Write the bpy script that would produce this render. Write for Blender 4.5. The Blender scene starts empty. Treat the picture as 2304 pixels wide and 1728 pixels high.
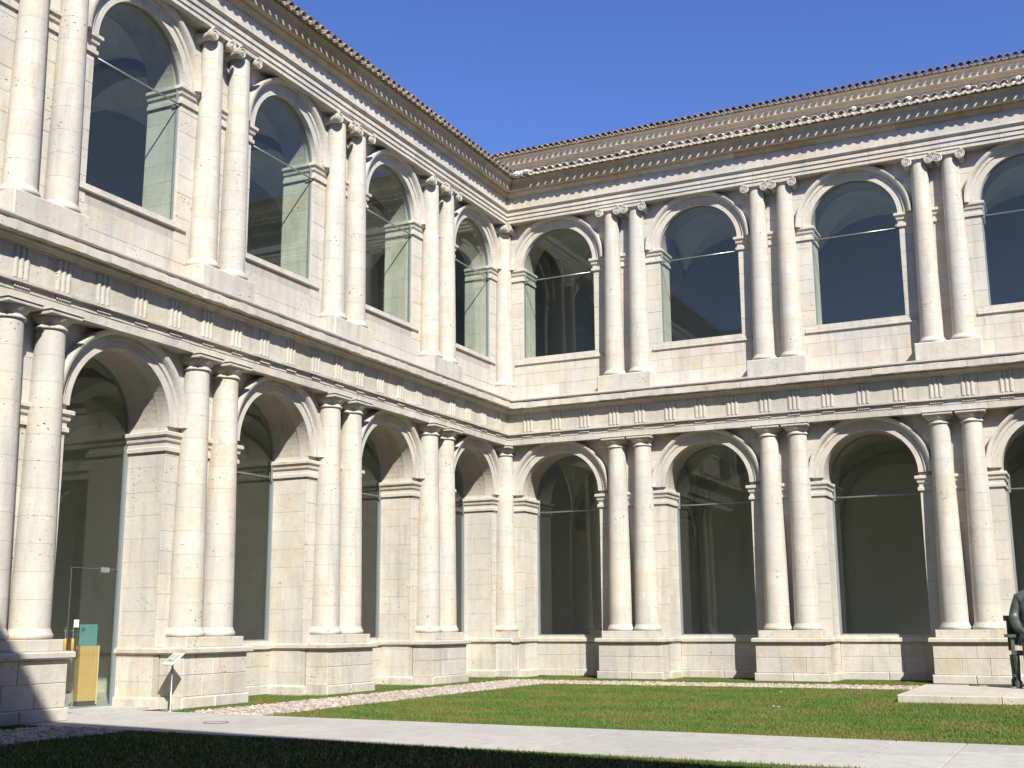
import bpy, math, random
from mathutils import Vector, Matrix
R = random.Random(7)
PI = math.pi
sc = bpy.context.scene
col = sc.collection

# ------------------------------------------------------------------ camera
cam_d = bpy.data.cameras.new('camera'); cam = bpy.data.objects.new('camera', cam_d); col.objects.link(cam)
YAW, PIT, ROLL = 2.0226, 0.2010, -0.0063
CAM = Vector((14.889, -30.157, 1.418))
fw = Vector((math.cos(PIT)*math.cos(YAW), math.cos(PIT)*math.sin(YAW), math.sin(PIT)))
r0 = Vector((math.sin(YAW), -math.cos(YAW), 0)); u0 = r0.cross(fw)
r1 = r0*math.cos(ROLL)+u0*math.sin(ROLL); u1 = u0*math.cos(ROLL)-r0*math.sin(ROLL)
cam.matrix_world = Matrix(((r1.x, u1.x, -fw.x, CAM.x), (r1.y, u1.y, -fw.y, CAM.y), (r1.z, u1.z, -fw.z, CAM.z), (0, 0, 0, 1)))
cam_d.sensor_width = 36; cam_d.lens = 36*2657.4/2304; cam_d.clip_start = .05; cam_d.clip_end = 3000
sc.camera = cam

# ------------------------------------------------------------------ sky, sun, exposure
LD = Vector((-1, 1, -1.19)).normalized()
world = bpy.data.worlds.new('World'); sc.world = world; world.use_nodes = True
wn = world.node_tree; bg = wn.nodes['Background']
sky = wn.nodes.new('ShaderNodeTexSky'); sky.sky_type = 'NISHITA'; sky.sun_disc = False
sky.sun_elevation = math.asin(-LD.z); sky.sun_rotation = math.radians(135)
sky.air_density = 1.0; sky.dust_density = 0.1; sky.ozone_density = 4.0; sky.altitude = 700
hs = wn.nodes.new('ShaderNodeHueSaturation'); hs.inputs['Hue'].default_value = .518; hs.inputs['Saturation'].default_value = 1.16; wn.links.new(sky.outputs[0], hs.inputs['Color']); wn.links.new(hs.outputs[0], bg.inputs[0]); bg.inputs[1].default_value = 0.118
sun_d = bpy.data.lights.new('sun', 'SUN'); sun = bpy.data.objects.new('sun', sun_d); col.objects.link(sun)
sun_d.energy = 5.0; sun_d.angle = math.radians(.5); sun_d.color = (1, .955, .88)
sun.rotation_euler = LD.to_track_quat('-Z', 'Y').to_euler(); sun.location = (30, -40, 40)
sc.view_settings.view_transform = 'Standard'; sc.view_settings.look = 'None'
sc.view_settings.exposure = 0.62; sc.view_settings.gamma = 1; sc.view_settings.use_curve_mapping = False

# ------------------------------------------------------------------ materials
def new_mat(name):
    m = bpy.data.materials.new(name); m.use_nodes = True
    nt = m.node_tree; return m, nt, nt.nodes['Principled BSDF']
def N(nt, t, **k):
    n = nt.nodes.new(t)
    for a, b in k.items(): setattr(n, a, b)
    return n
def mixc(nt, f, a, b, mode='MIX'):
    n = N(nt, 'ShaderNodeMix', data_type='RGBA', blend_type=mode)
    for s, v in ((0, f), (6, a), (7, b)):
        if hasattr(v, 'links') or isinstance(v, bpy.types.NodeSocket): nt.links.new(v, n.inputs[s])
        else: n.inputs[s].default_value = v if s == 0 else (*v, 1)
    return n.outputs[2]
def ramp(nt, src, a, b, va=0., vb=1.):
    n = N(nt, 'ShaderNodeMapRange'); n.clamp = True
    nt.links.new(src, n.inputs[0])
    for i, v in zip((1, 2, 3, 4), (a, b, va, vb)): n.inputs[i].default_value = v
    return n.outputs[0]
def noise(nt, vec, scale, detail=4., rough=.55):
    n = N(nt, 'ShaderNodeTexNoise'); n.inputs['Scale'].default_value = scale
    n.inputs['Detail'].default_value = detail; n.inputs['Roughness'].default_value = rough
    nt.links.new(vec, n.inputs['Vector']); return n.outputs[0]
def scaled(nt, vec, s):
    n = N(nt, 'ShaderNodeMapping'); n.inputs['Scale'].default_value = s
    nt.links.new(vec, n.inputs[0]); return n.outputs[0]
def mth(nt, op, a, b=None):
    n = N(nt, 'ShaderNodeMath', operation=op)
    for i, v in enumerate((a, b)):
        if v is None: continue
        if isinstance(v, bpy.types.NodeSocket): nt.links.new(v, n.inputs[i])
        else: n.inputs[i].default_value = v
    return n.outputs[0]
def bump(nt, bs, h, strength, dist):
    b = N(nt, 'ShaderNodeBump'); b.inputs['Strength'].default_value = strength; b.inputs['Distance'].default_value = dist
    nt.links.new(h, b.inputs['Height']); nt.links.new(b.outputs[0], bs.inputs['Normal'])

def stone_mat(name, pale, warm, grey, pit=1., bumpd=.012, tone=.16):
    m, nt, bs = new_mat(name)
    pos = N(nt, 'ShaderNodeNewGeometry').outputs['Position']
    big = noise(nt, pos, .55, 3); mid = noise(nt, pos, 2.6, 5, .65); fine = noise(nt, pos, 14, 4, .6)
    streak = noise(nt, scaled(nt, pos, (3.2, 3.2, .35)), 1.6, 4, .6)
    c = mixc(nt, ramp(nt, mid, .40, .62), pale, warm)
    c = mixc(nt, ramp(nt, big, .42, .64, 0, .85), c, grey)
    c = mixc(nt, ramp(nt, streak, .50, .72, 0, .6), c, [v*.72 for v in grey])
    c = mixc(nt, ramp(nt, fine, .35, .75, 0, .22), c, [v*.62 for v in warm])
    # per piece tone
    oi = N(nt, 'ShaderNodeObjectInfo').outputs['Random']
    at = N(nt, 'ShaderNodeAttribute'); at.attribute_name = 'tone'
    t = mth(nt, 'ADD', mth(nt, 'MULTIPLY', mth(nt, 'SUBTRACT', oi, .5), tone), mth(nt, 'MULTIPLY', at.outputs['Fac'], tone*1.3))
    hv = N(nt, 'ShaderNodeHueSaturation'); nt.links.new(c, hv.inputs['Color'])
    nt.links.new(mth(nt, 'ADD', 1., t), hv.inputs['Value'])
    nt.links.new(mth(nt, 'SUBTRACT', 1., mth(nt, 'MULTIPLY', t, 2.2)), hv.inputs['Saturation'])
    c = hv.outputs[0]
    # pits: small dark holes in clusters
    vo = N(nt, 'ShaderNodeTexVoronoi'); vo.inputs['Scale'].default_value = 11
    pw = noise(nt, pos, 9, 3)
    wv = N(nt, 'ShaderNodeVectorMath', operation='ADD'); nt.links.new(scaled(nt, pos, (1, 1, 1.7)), wv.inputs[0])
    sc_ = N(nt, 'ShaderNodeVectorMath', operation='SCALE'); 
    cn = N(nt, 'ShaderNodeTexNoise'); cn.inputs['Scale'].default_value = 16; nt.links.new(pos, cn.inputs['Vector'])
    nt.links.new(cn.outputs[1], sc_.inputs[0]); sc_.inputs['Scale'].default_value = .09
    nt.links.new(sc_.outputs[0], wv.inputs[1]); nt.links.new(wv.outputs[0], vo.inputs['Vector'])
    cl = noise(nt, pos, 2.1, 3, .6)
    thr = ramp(nt, cl, .42, .72, .03, .26)
    pm = mth(nt, 'MULTIPLY', ramp(nt, mth(nt, 'SUBTRACT', thr, vo.outputs['Distance']), 0., .05), pit)
    pm2 = mth(nt, 'MULTIPLY', pm, ramp(nt, vo.outputs['Color'], .35, .4))
    c = mixc(nt, pm2, c, (.13, .105, .08))
    nt.links.new(c, bs.inputs['Base Color'])
    bs.inputs['Roughness'].default_value = .9; bs.inputs['Specular IOR Level'].default_value = .2
    h = mth(nt, 'SUBTRACT', mth(nt, 'ADD', mth(nt, 'MULTIPLY', mid, .8), mth(nt, 'MULTIPLY', fine, .5)), mth(nt, 'MULTIPLY', pm2, 1.2))
    bump(nt, bs, h, .75, bumpd)
    return m
STONE = stone_mat('limestone', (.59, .56, .485), (.565, .495, .385), (.485, .475, .435), tone=.05)
STONE2 = stone_mat('limestone_weathered', (.57, .54, .46), (.53, .47, .365), (.46, .445, .395), 1.3, .02, .07)
BASE = stone_mat('limestone_plinth', (.58, .55, .475), (.555, .485, .375), (.455, .445, .405), 1., .02, .08)
MORTAR = stone_mat('lime_mortar', (.49, .45, .38), (.45, .40, .32), (.43, .41, .37), .3, .02)
EAVE = stone_mat('eave_stone', (.52, .45, .34), (.46, .38, .27), (.43, .39, .32), .8, .02)
PAVE = stone_mat('paving_stone', (.47, .455, .42), (.44, .42, .37), (.40, .39, .37), .25, .004, .09)

def simple(name, c, rough=.6, metal=0., vary=.0, scale=6.):
    m, nt, bs = new_mat(name)
    bs.inputs['Roughness'].default_value = rough; bs.inputs['Metallic'].default_value = metal
    if vary:
        pos = N(nt, 'ShaderNodeNewGeometry').outputs['Position']
        n = noise(nt, pos, scale, 5, .6); oi = N(nt, 'ShaderNodeObjectInfo').outputs['Random']
        f = mth(nt, 'MULTIPLY', mth(nt, 'ADD', n, mth(nt, 'MULTIPLY', oi, .6)), .65)
        cc = mixc(nt, ramp(nt, f, .2, .75), [v*(1-vary) for v in c], [min(.9, v*(1+vary)) for v in c])
        nt.links.new(cc, bs.inputs['Base Color']); bump(nt, bs, n, .5, .01)
    else: bs.inputs['Base Color'].default_value = (*c, 1)
    return m
TILE = simple('clay_tile', (.21, .165, .13), .85, 0, .55, 7)
TILE_PALE = simple('lichened_tile', (.42, .37, .29), .9, 0, .35, 9)
LUMP = simple('lime_lump', (.68, .66, .60), .9, 0, .15, 20)
STEEL = simple('brushed_steel', (.42, .45, .47), .38, .85)
STEELP = simple('painted_steel', (.26, .29, .31), .45, .3)
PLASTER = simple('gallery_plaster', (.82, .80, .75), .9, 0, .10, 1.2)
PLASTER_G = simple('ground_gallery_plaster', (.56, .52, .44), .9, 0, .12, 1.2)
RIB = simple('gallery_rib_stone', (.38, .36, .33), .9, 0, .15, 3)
FLOORM = simple('gallery_floor_slate', (.50, .48, .44), .35, 0, .2, 3)
LEAD = simple('lead_flashing', (.50, .47, .43), .6, .15, .15, 8)
ORANGE = simple('orange_handle', (.75, .30, .03), .4)
TEAL = simple('teal_panel', (.09, .24, .24), .4)
WHITEP = simple('white_card', (.8, .8, .78), .6)
INK = simple('dark_ink', (.06, .08, .08), .6)
DARK = simple('dark_base', (.06, .05, .04), .7)
SIGNP = simple('lectern_panel', (.60, .58, .50), .35)
SOIL = simple('soil', (.10, .085, .05), .95, 0, .3, 6)
def wood_mat():
    m, nt, bs = new_mat('blond_plywood')
    pos = N(nt, 'ShaderNodeNewGeometry').outputs['Position']
    n = noise(nt, scaled(nt, pos, (14, 14, 1.2)), 2, 5, .6)
    nt.links.new(mixc(nt, ramp(nt, n, .3, .7), (.52, .30, .10), (.58, .36, .14)), bs.inputs['Base Color'])
    bs.inputs['Roughness'].default_value = .45; return m
WOOD = wood_mat()
def bronze_mat():
    m, nt, bs = new_mat('patinated_bronze')
    pos = N(nt, 'ShaderNodeNewGeometry').outputs['Position']
    n = noise(nt, pos, 5, 6, .65); n2 = noise(nt, scaled(nt, pos, (4, 4, .8)), 4, 4)
    c = mixc(nt, ramp(nt, n, .35, .68), (.06, .072, .06), (.125, .165, .14))
    c = mixc(nt, ramp(nt, n2, .55, .75, 0, .6), c, (.17, .22, .185))
    nt.links.new(c, bs.inputs['Base Color']); bs.inputs['Metallic'].default_value = .45; bs.inputs['Roughness'].default_value = .5
    bump(nt, bs, n, .4, .01); return m
BRONZE = bronze_mat()
def glass_mat():
    m = bpy.data.materials.new('green_tinted_glass'); m.use_nodes = True; nt = m.node_tree; nt.nodes.clear()
    out = N(nt, 'ShaderNodeOutputMaterial'); mx = N(nt, 'ShaderNodeMixShader')
    tr = N(nt, 'ShaderNodeBsdfTransparent'); tr.inputs[0].default_value = (.90, .945, .92, 1)
    gl = N(nt, 'ShaderNodeBsdfGlossy'); gl.inputs['Roughness'].default_value = .0; gl.inputs[0].default_value = (1, 1, 1, 1)
    lw = N(nt, 'ShaderNodeLayerWeight'); lw.inputs[0].default_value = .5
    f = mth(nt, 'POWER', lw.outputs['Facing'], 4.5)
    f = mth(nt, 'ADD', mth(nt, 'MULTIPLY', f, .8), .032)
    nt.links.new(f, mx.inputs[0]); nt.links.new(tr.outputs[0], mx.inputs[1]); nt.links.new(gl.outputs[0], mx.inputs[2])
    nt.links.new(mx.outputs[0], out.inputs[0]); return m
GLASS = glass_mat()
def grass_mat(name, k=1.):
    m, nt, bs = new_mat(name)
    pos = N(nt, 'ShaderNodeNewGeometry').outputs['Position']
    a = noise(nt, scaled(nt, pos, (1, 1.6, 1)), .55, 5, .62); b = noise(nt, pos, 2.6, 4, .6); c_ = noise(nt, pos, 30, 3, .7)
    c = mixc(nt, ramp(nt, a, .44, .56), (.078*k, .155*k, .024*k), (.150*k, .165*k, .038*k))
    c = mixc(nt, ramp(nt, noise(nt, scaled(nt, pos, (1, 1.5, 1)), 1.1, 4, .6), .50, .64, 0, .6), c, (.19*k, .155*k, .06*k))
    c = mixc(nt, ramp(nt, c_, .3, .7, 0, .22), c, (.032*k, .075*k, .012*k))
    nt.links.new(c, bs.inputs['Base Color']); bs.inputs['Roughness'].default_value = .7; bs.inputs['Specular IOR Level'].default_value = .25
    if name == 'lawn_turf': bump(nt, bs, c_, .8, .03)
    return m
TURF = grass_mat('lawn_turf', .8); BLADE = grass_mat('grass_blade', 1.05)
def pebble_mat():
    m, nt, bs = new_mat('river_pebble')
    at = N(nt, 'ShaderNodeAttribute'); at.attribute_name = 'tone'
    nt.links.new(mixc(nt, ramp(nt, at.outputs['Fac'], -.5, .5), (.22, .17, .13), (.52, .46, .39)), bs.inputs['Base Color'])
    bs.inputs['Roughness'].default_value = .8; return m
PEB = pebble_mat()

# ------------------------------------------------------------------ mesh builder
class MB:
    def __init__(s): s.v = []; s.f = []; s.t = []; s.sm = []
    def add(s, vs, fs, tone=0., smooth=False):
        o = len(s.v); s.v += [tuple(p) for p in vs]
        for f in fs: s.f.append([i+o for i in f]); s.t.append(tone); s.sm.append(smooth)
        return s
    def box(s, x0, x1, y0, y1, z0, z1, tone=0.):
        if x0 > x1: x0, x1 = x1, x0
        if y0 > y1: y0, y1 = y1, y0
        return s.add([(x0,y0,z0),(x1,y0,z0),(x1,y1,z0),(x0,y1,z0),(x0,y0,z1),(x1,y0,z1),(x1,y1,z1),(x0,y1,z1)],
              [(0,3,2,1),(4,5,6,7),(0,1,5,4),(1,2,6,5),(2,3,7,6),(3,0,4,7)], tone)
    def cbox(s, x0, x1, y0, y1, z0, z1, c, tone=0.):     # box with chamfered front (y0) edges
        a = [(x0,y0+c,z0),(x1,y0+c,z0),(x1,y0+c,z1),(x0,y0+c,z1)]
        b = [(x0+c,y0,z0+c),(x1-c,y0,z0+c),(x1-c,y0,z1-c),(x0+c,y0,z1-c)]
        d = [(x0,y1,z0),(x1,y1,z0),(x1,y1,z1),(x0,y1,z1)]
        return s.add(a+b+d, [(4,5,6,7),(0,1,5,4),(1,2,6,5),(2,3,7,6),(3,0,4,7),(8,9,1,0),(9,10,2,1),(10,11,3,2),(11,8,0,3)], tone)
    def lathe(s, prof, n=28, cx=0, cy=0, a0=0., a1=2*PI, smooth=True, axis='z'):
        full = abs(a1-a0-2*PI) < 1e-6; m = n if full else n+1; vs = []
        for r, h in prof:
            for i in range(m):
                a = a0+(a1-a0)*i/n
                p = (cx+r*math.cos(a), cy+r*math.sin(a), h) if axis == 'z' else (cx+r*math.cos(a), h, cy+r*math.sin(a))
                vs.append(p)
        fs = []
        for k in range(len(prof)-1):
            for i in range(n):
                j = (i+1) % m
                fs.append((k*m+i, k*m+j, (k+1)*m+j, (k+1)*m+i))
        s.add(vs, fs, 0., smooth)
        s.add([vs[i] for i in range(m)], [tuple(range(m))[::-1]]); s.add([vs[(len(prof)-1)*m+i] for i in range(m)], [tuple(range(m))])
        return s
    def tube(s, pts, r, n=8, smooth=True):
        vs = []; fs = []
        for i, p in enumerate(pts):
            p = Vector(p); d = Vector(pts[min(i+1, len(pts)-1)])-Vector(pts[max(i-1, 0)]); d.normalize()
            a = d.orthogonal().normalized() if i == 0 else (a - d*a.dot(d)).normalized()
            b = d.cross(a); rr = r[i] if isinstance(r, (list, tuple)) else r
            for k in range(n):
                t = 2*PI*k/n; vs.append(p+(a*math.cos(t)+b*math.sin(t))*rr)
        for i in range(len(pts)-1):
            for k in range(n):
                j = (k+1) % n; fs.append((i*n+k, i*n+j, (i+1)*n+j, (i+1)*n+k))
        fs += [tuple(range(n))[::-1], tuple((len(pts)-1)*n+k for k in range(n))]
        return s.add(vs, fs, 0., smooth)
    def prism(s, poly, y0, y1, tone=0.):                  # poly in (x,z), extruded along y
        n = len(poly)
        return s.add([(x, y0, z) for x, z in poly]+[(x, y1, z) for x, z in poly],
              [tuple(range(n)), tuple(range(2*n-1, n-1, -1))]+[(i, i+n, (i+1) % n+n, (i+1) % n) for i in range(n)], tone)
    def ring(s, prof, cx, cz, a0=0., a1=PI, n=36):        # closed profile [(radius, y)] swept round an arc in the xz plane
        m = len(prof); vs = []
        for i in range(n+1):
            a = a0+(a1-a0)*i/n
            for r, y in prof: vs.append((cx+r*math.cos(a), y, cz+r*math.sin(a)))
        fs = [(i*m+k, i*m+(k+1) % m, (i+1)*m+(k+1) % m, (i+1)*m+k) for i in range(n) for k in range(m)]
        fs += [tuple(range(m)), tuple(n*m+k for k in range(m))[::-1]]
        return s.add(vs, fs)
    def mesh(s, name, mat):
        me = bpy.data.meshes.new(name); me.from_pydata(s.v, [], s.f); me.materials.append(mat)
        import bmesh
        bm = bmesh.new(); bm.from_mesh(me); bmesh.ops.recalc_face_normals(bm, faces=bm.faces[:]); bm.to_mesh(me); bm.free()
        if any(s.t):
            a = me.attributes.new('tone', 'FLOAT', 'FACE'); a.data.foreach_set('value', s.t)
        if any(s.sm): me.polygons.foreach_set('use_smooth', s.sm)
        return me
    def obj(s, name, mat, parent=None, loc=(0, 0, 0), rz=0.):
        return link(name, s.mesh(name, mat), parent, loc, rz)
def link(name, me, parent=None, loc=(0, 0, 0), rz=0.):
    o = bpy.data.objects.new(name, me); col.objects.link(o); o.parent = parent; o.location = loc; o.rotation_euler.z = rz
    return o
def tag(o, label=None, cat=None, group=None, kind=None):
    for k, v in (('label', label), ('category', cat), ('group', group), ('kind', kind)):
        if v: o[k] = v
    return o

# ------------------------------------------------------------------ dimensions (metres, ground at z = 0; u along a wing from the corner, w out into the court)
WF = -.15                       # wall face
UR, UL_ = (3.812, 4.2, .742), (3.914, 4.387, .848)      # first pair centre, bay, spacing inside a pair
GR, GS = 1.15, 5.02             # ground arch radius, springing
HR, HS = 1.115, 11.68           # upper arch radius, springing
EZ = 14.29                      # eave
GLASSG, GLASSU = -1.08, -.23
def jit(a): return R.uniform(-a, a)

def screen_size(p, size):
    d = (p-CAM).length; v = p-CAM; z = v.dot(fw)
    if z < 1: return 0
    x = v.dot(r1)/z; y = v.dot(u1)/z
    return size/d if abs(x) < .46 and abs(y) < .35 else size/d*.01

class Wing:
    """local frame: x = s*u, y = -w"""
    def __init__(s, origin, rz, sgn, dims, length, npair, detail, label):
        s.root = bpy.data.objects.new('cloister_wing', None); col.objects.link(s.root)
        s.root.location = origin; s.root.rotation_euler.z = rz; s.s = sgn; s.L = length; s.detail = detail
        tag(s.root, label, 'building', 'two storey wings round the courtyard')
        s.a, s.S, s.d = dims; s.n = npair
        s.pairs = [s.a+i*s.S for i in range(npair)]
        s.open = [s.a-s.S/2-.03]+[s.a+(i+.5)*s.S for i in range(npair)]
        s.gr = GR if sgn > 0 else 1.19
        s.pieces = []
        s.M = Matrix.Translation(origin) @ Matrix.Rotation(rz, 4, 'Z')
    def put(s, name, mb, mat, parent=None, kind=None):
        o = mb.obj(name, mat, parent or s.root)
        if kind: o['kind'] = kind
        return o
    def X(s, u): return s.s*u
    def piece(s, mb, cen, size):                 # a stone block candidate
        w = s.M @ Vector((s.X(cen[0]), -cen[1], cen[2]))
        s.pieces.append((screen_size(w, size), mb))
    def flush(s, name, mat, limit=290):
        s.pieces.sort(key=lambda p: -p[0]); rest = MB()
        for i, (k, mb) in enumerate(s.pieces):
            if s.detail and i < limit and k > 0: s.put(name, mb, mat)
            else: rest.add(mb.v, mb.f); rest.t[-len(mb.f):] = mb.t
        if rest.v: s.put(name, rest, mat, kind='stuff')
        s.pieces = []

    # a run of moulding, cut into stones; prof = closed list of (w, z); mitred at both inner corners
    def run(s, name, prof, mat, seg=1.1, jitter=.004, wear=.004, sub=.22, wmin=None):
        L = s.L; cuts = [0.]
        while s.detail and cuts[-1] < L-seg*1.6: cuts.append(cuts[-1]+seg*R.uniform(.8, 1.2))
        cuts.append(L)
        vis = 0
        rest = MB()
        for a, b in zip(cuts, cuts[1:]):
            first, last = a == 0., b == L
            n = max(1, int((b-a)/sub)) if s.detail else 1
            mb = MB(); m = len(prof); dz, dw = jit(jitter), jit(jitter); tone = R.uniform(-.5, .5)
            g = .003
            vs = []
            for i in range(n+1):
                for (w, z) in prof:
                    f = i/n; u = a+(b-a)*f
                    if i == 0: u = a+g if not first else w
                    if i == n: u = b-g if not last else L-w
                    if first and i > 0: u = max(u, w+.001)
                    if last and i < n: u = min(u, L-w-.001)
                    ww, zz = w, z
                    if w > WF+.03 and s.detail:
                        ww = w+dw*(0 if (first or last) else 1)+(jit(wear) if 0 < i < n else 0); zz = z+(dz if not (first or last) else 0)+(jit(wear) if 0 < i < n else 0)
                    vs.append((s.X(u), -ww, zz))
            fs = [(i*m+k, i*m+(k+1) % m, (i+1)*m+(k+1) % m, (i+1)*m+k) for i in range(n) for k in range(m)]
            fs += [tuple(range(m)), tuple(n*m+k for k in range(m))[::-1]]
            mb.add(vs, fs, tone)
            vis += 1
            if s.detail: s.put(name, mb, mat)
            else: rest.add(mb.v, mb.f, tone)
        if not s.detail: s.put(name, rest, mat)

    def wall_core(s):
        for (z0, zs, zt, rad, back, sill) in ((0, GS, 7.55, s.gr+.01, -1.16, 1.02), (7.55, HS, EZ-.1, HR+.01, -1.0, 8.92)):
            mb = MB(); edges = []
            for c in s.open: edges.append((c-rad, c+rad))
            cur = 0.0 if True else 0
            for k, (a, b) in enumerate(edges+[(s.L, None)]):
                u0 = cur if k else WF
                mb.box(s.X(u0), s.X(a if b else s.L-WF), -WF+.012, -back, z0, zs)
                if b is None: break
                cur = b
                if not (s.door == k and z0 == 0):
                    mb.box(s.X(a+.001), s.X(b-.001), -WF+.012 if z0 else 1.0, -back, z0, sill)
            for k, (a, b) in enumerate(edges):
                c = (a+b)/2; n = 28; pts = [(c-rad*math.cos(PI*i/n), zs+rad*math.sin(PI*i/n)) for i in range(n+1)]
                for i in range(n):
                    (ua, za), (ub, zb) = pts[i], pts[i+1]
                    mb.add([(s.X(u), y, z) for y in (-WF+.012, -back) for (u, z) in ((ua, za), (ub, zb), (ub, zt), (ua, zt))],
                           [(0, 1, 2, 3), (7, 6, 5, 4), (0, 4, 5, 1), (2, 6, 7, 3)])
            cur = WF
            for a, b in edges+[(s.L-WF, None)]:
                mb.box(s.X(cur), s.X(a), -WF+.012, -back, zs, zt); 
                if b is None: break
                cur = b
            s.put('wall', mb, MORTAR)

    def block_poly(s, poly, tone):
        # poly [(u,z)] convex-ish; proud stone with small chamfer
        cx = sum(p[0] for p in poly)/len(poly); cz = sum(p[1] for p in poly)/len(poly)
        def shr(k): 
            out = []
            for u, z in poly:
                dx, dz = cx-u, cz-z
                out.append((u+math.copysign(min(abs(dx), k), dx), z+math.copysign(min(abs(dz), k), dz)))
            return out
        o, i = shr(.0018), shr(.006); n = len(poly); w = WF+jit(.003); mb = MB()
        tl = jit(.002)
        vs = [(s.X(u), -(WF-.03), z) for u, z in o]+[(s.X(u), -(w-.004), z) for u, z in o]+[(s.X(u), -(w+tl*(u-cx)), z) for u, z in i]
        fs = [tuple(range(2*n, 3*n))]
        for k in range(n):
            j = (k+1) % n; fs += [(k, j, n+j, n+k), (n+k, n+j, 2*n+j, 2*n+k)]
        mb.add(vs, fs, tone)
        return mb

    def blocks(s):
        for (z0, zs, zt, rad, ro, zlow) in ((1.06, GS, 6.42, s.gr, s.gr+.33, None), (7.72, HS, 13.05, HR, HR+.31, 8.80)):
            # courses
            zc = [z0]
            while zc[-1] < zt-.6: zc.append(zc[-1]+R.choice((.36, .41, .45, .48)))
            zc.append(zt)
            bounds = []
            ops = s.open[:s.n+1]
            for k in range(len(ops)+1):
                lo = ops[k-1] if k else None; hi = ops[k] if k < len(ops) else None
                bounds.append((lo, hi))
            for k, (lo, hi) in enumerate(bounds):
                for ci in range(len(zc)-1):
                    za, zb = zc[ci], zc[ci+1]
                    def lim(c, sign, z):          # edge of the masonry next to opening c
                        if z <= zs: return c+sign*rad
                        q = (ro-.02)**2-(z-zs)**2
                        return c+sign*math.sqrt(max(0, q)) if q > 0 else c
                    if zlow and zb <= zlow+.25:
                        ul = lo if lo is not None else WF; ur = hi if hi is not None else s.L-WF
                        zb2 = min(zb, 8.92)
                        cut = [ul]; 
                        while cut[-1] < ur-.95: cut.append(cut[-1]+R.uniform(.5, .95))
                        cut.append(ur)
                        for p, q in zip(cut, cut[1:]):
                            s.piece(s.block_poly([(p, za), (q, za), (q, zb), (p, zb)], R.uniform(-.5, .5)), ((p+q)/2, 0, za), 1.6)
                        continue
                    ul0 = (lo+rad*(1 if za < zs else 0)) if lo is not None else WF
                    ur0 = (hi-rad*(1 if za < zs else 0)) if hi is not None else s.L-WF
                    wid = ur0-ul0
                    if wid < .9: cut = [ul0, ur0]
                    elif wid < 2.4:
                        o = .33 if ci % 2 else -.28
                        cut = [ul0, ul0+wid*.5-.42+o*.4+jit(.04), ul0+wid*.5+.42+o*.4+jit(.04), ur0]
                    else:
                        nn = int(wid/.9)+1; cut = [ul0+wid*i/nn+(jit(.08) if 0 < i < nn else 0) for i in range(nn+1)]
                    for p, q in zip(cut, cut[1:]):
                        zz = [za+(zb-za)*i/5 for i in range(6)]
                        L_ = [(max(p, lim(lo, 1, z)) if lo is not None else p, z) for z in zz]
                        R_ = [(min(q, lim(hi, -1, z)) if hi is not None else q, z) for z in zz]
                        if zb <= zs: L_, R_ = [L_[0], L_[-1]], [R_[0], R_[-1]]
                        ok = [(a, b) for a, b in zip(L_, R_) if b[0]-a[0] > .03]
                        if len(ok) < 2: continue
                        poly = [b for a, b in ok]; poly = [ok[0][0]]+poly+[a for a, b in ok[::-1]][:-1]
                        s.piece(s.block_poly(poly, R.uniform(-.5, .5)), ((p+q)/2, 0, (za+zb)/2), q-p+.3)
            # jamb stones
            for k, c in enumerate(ops):
                back = -1.05 if rad == s.gr else -.98
                for side in (-1, 1):
                    zz = 0.01 if rad == s.gr else 8.95
                    ci = 0
                    while zz < zs-.15:
                        h = R.choice((.38, .42, .46)); zt2 = min(zs, zz+h)
                        if zs-zt2 < .15: zt2 = zs
                        mid = -.62+(.13 if ci % 2 else -.12)
                        for w0, w1 in ((WF-.035, mid), (mid, back)):
                            e = c+side*rad; mb = MB(); g = .002; x0, x1 = s.X(e+jit(.002)), s.X(e+side*.03)
                            mb.box(x0, x1, -w0+g, -w1-g, zz+g, zt2-g, R.uniform(-.5, .5))
                            s.piece(mb, (e, w0, zz), .5)
                        zz = zt2; ci += 1
        s.flush('stone_block', STONE)

    def arches(s):
        # archivolt, shared meshes, one per opening
        for rad, zs, b in ((s.gr, GS, 0), (HR, HS, 1)):
            p = [(rad, -(WF-.22)), (rad, .085), (rad+.15, .085), (rad+.16, .05), (rad+.235, .05), (rad+.25, .01), (rad+.275, -.03), (rad+.31, -.05), (rad+.35, -.055), (rad+.35, -.02), (rad+.36, .04), (rad+.36, -(WF-.05))]
            me = MB().ring(p, 0, 0, 0, PI, 40).mesh('archivolt', STONE)
            for c in s.open: link('archivolt', me, s.root, (s.X(c), 0, zs))
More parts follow.
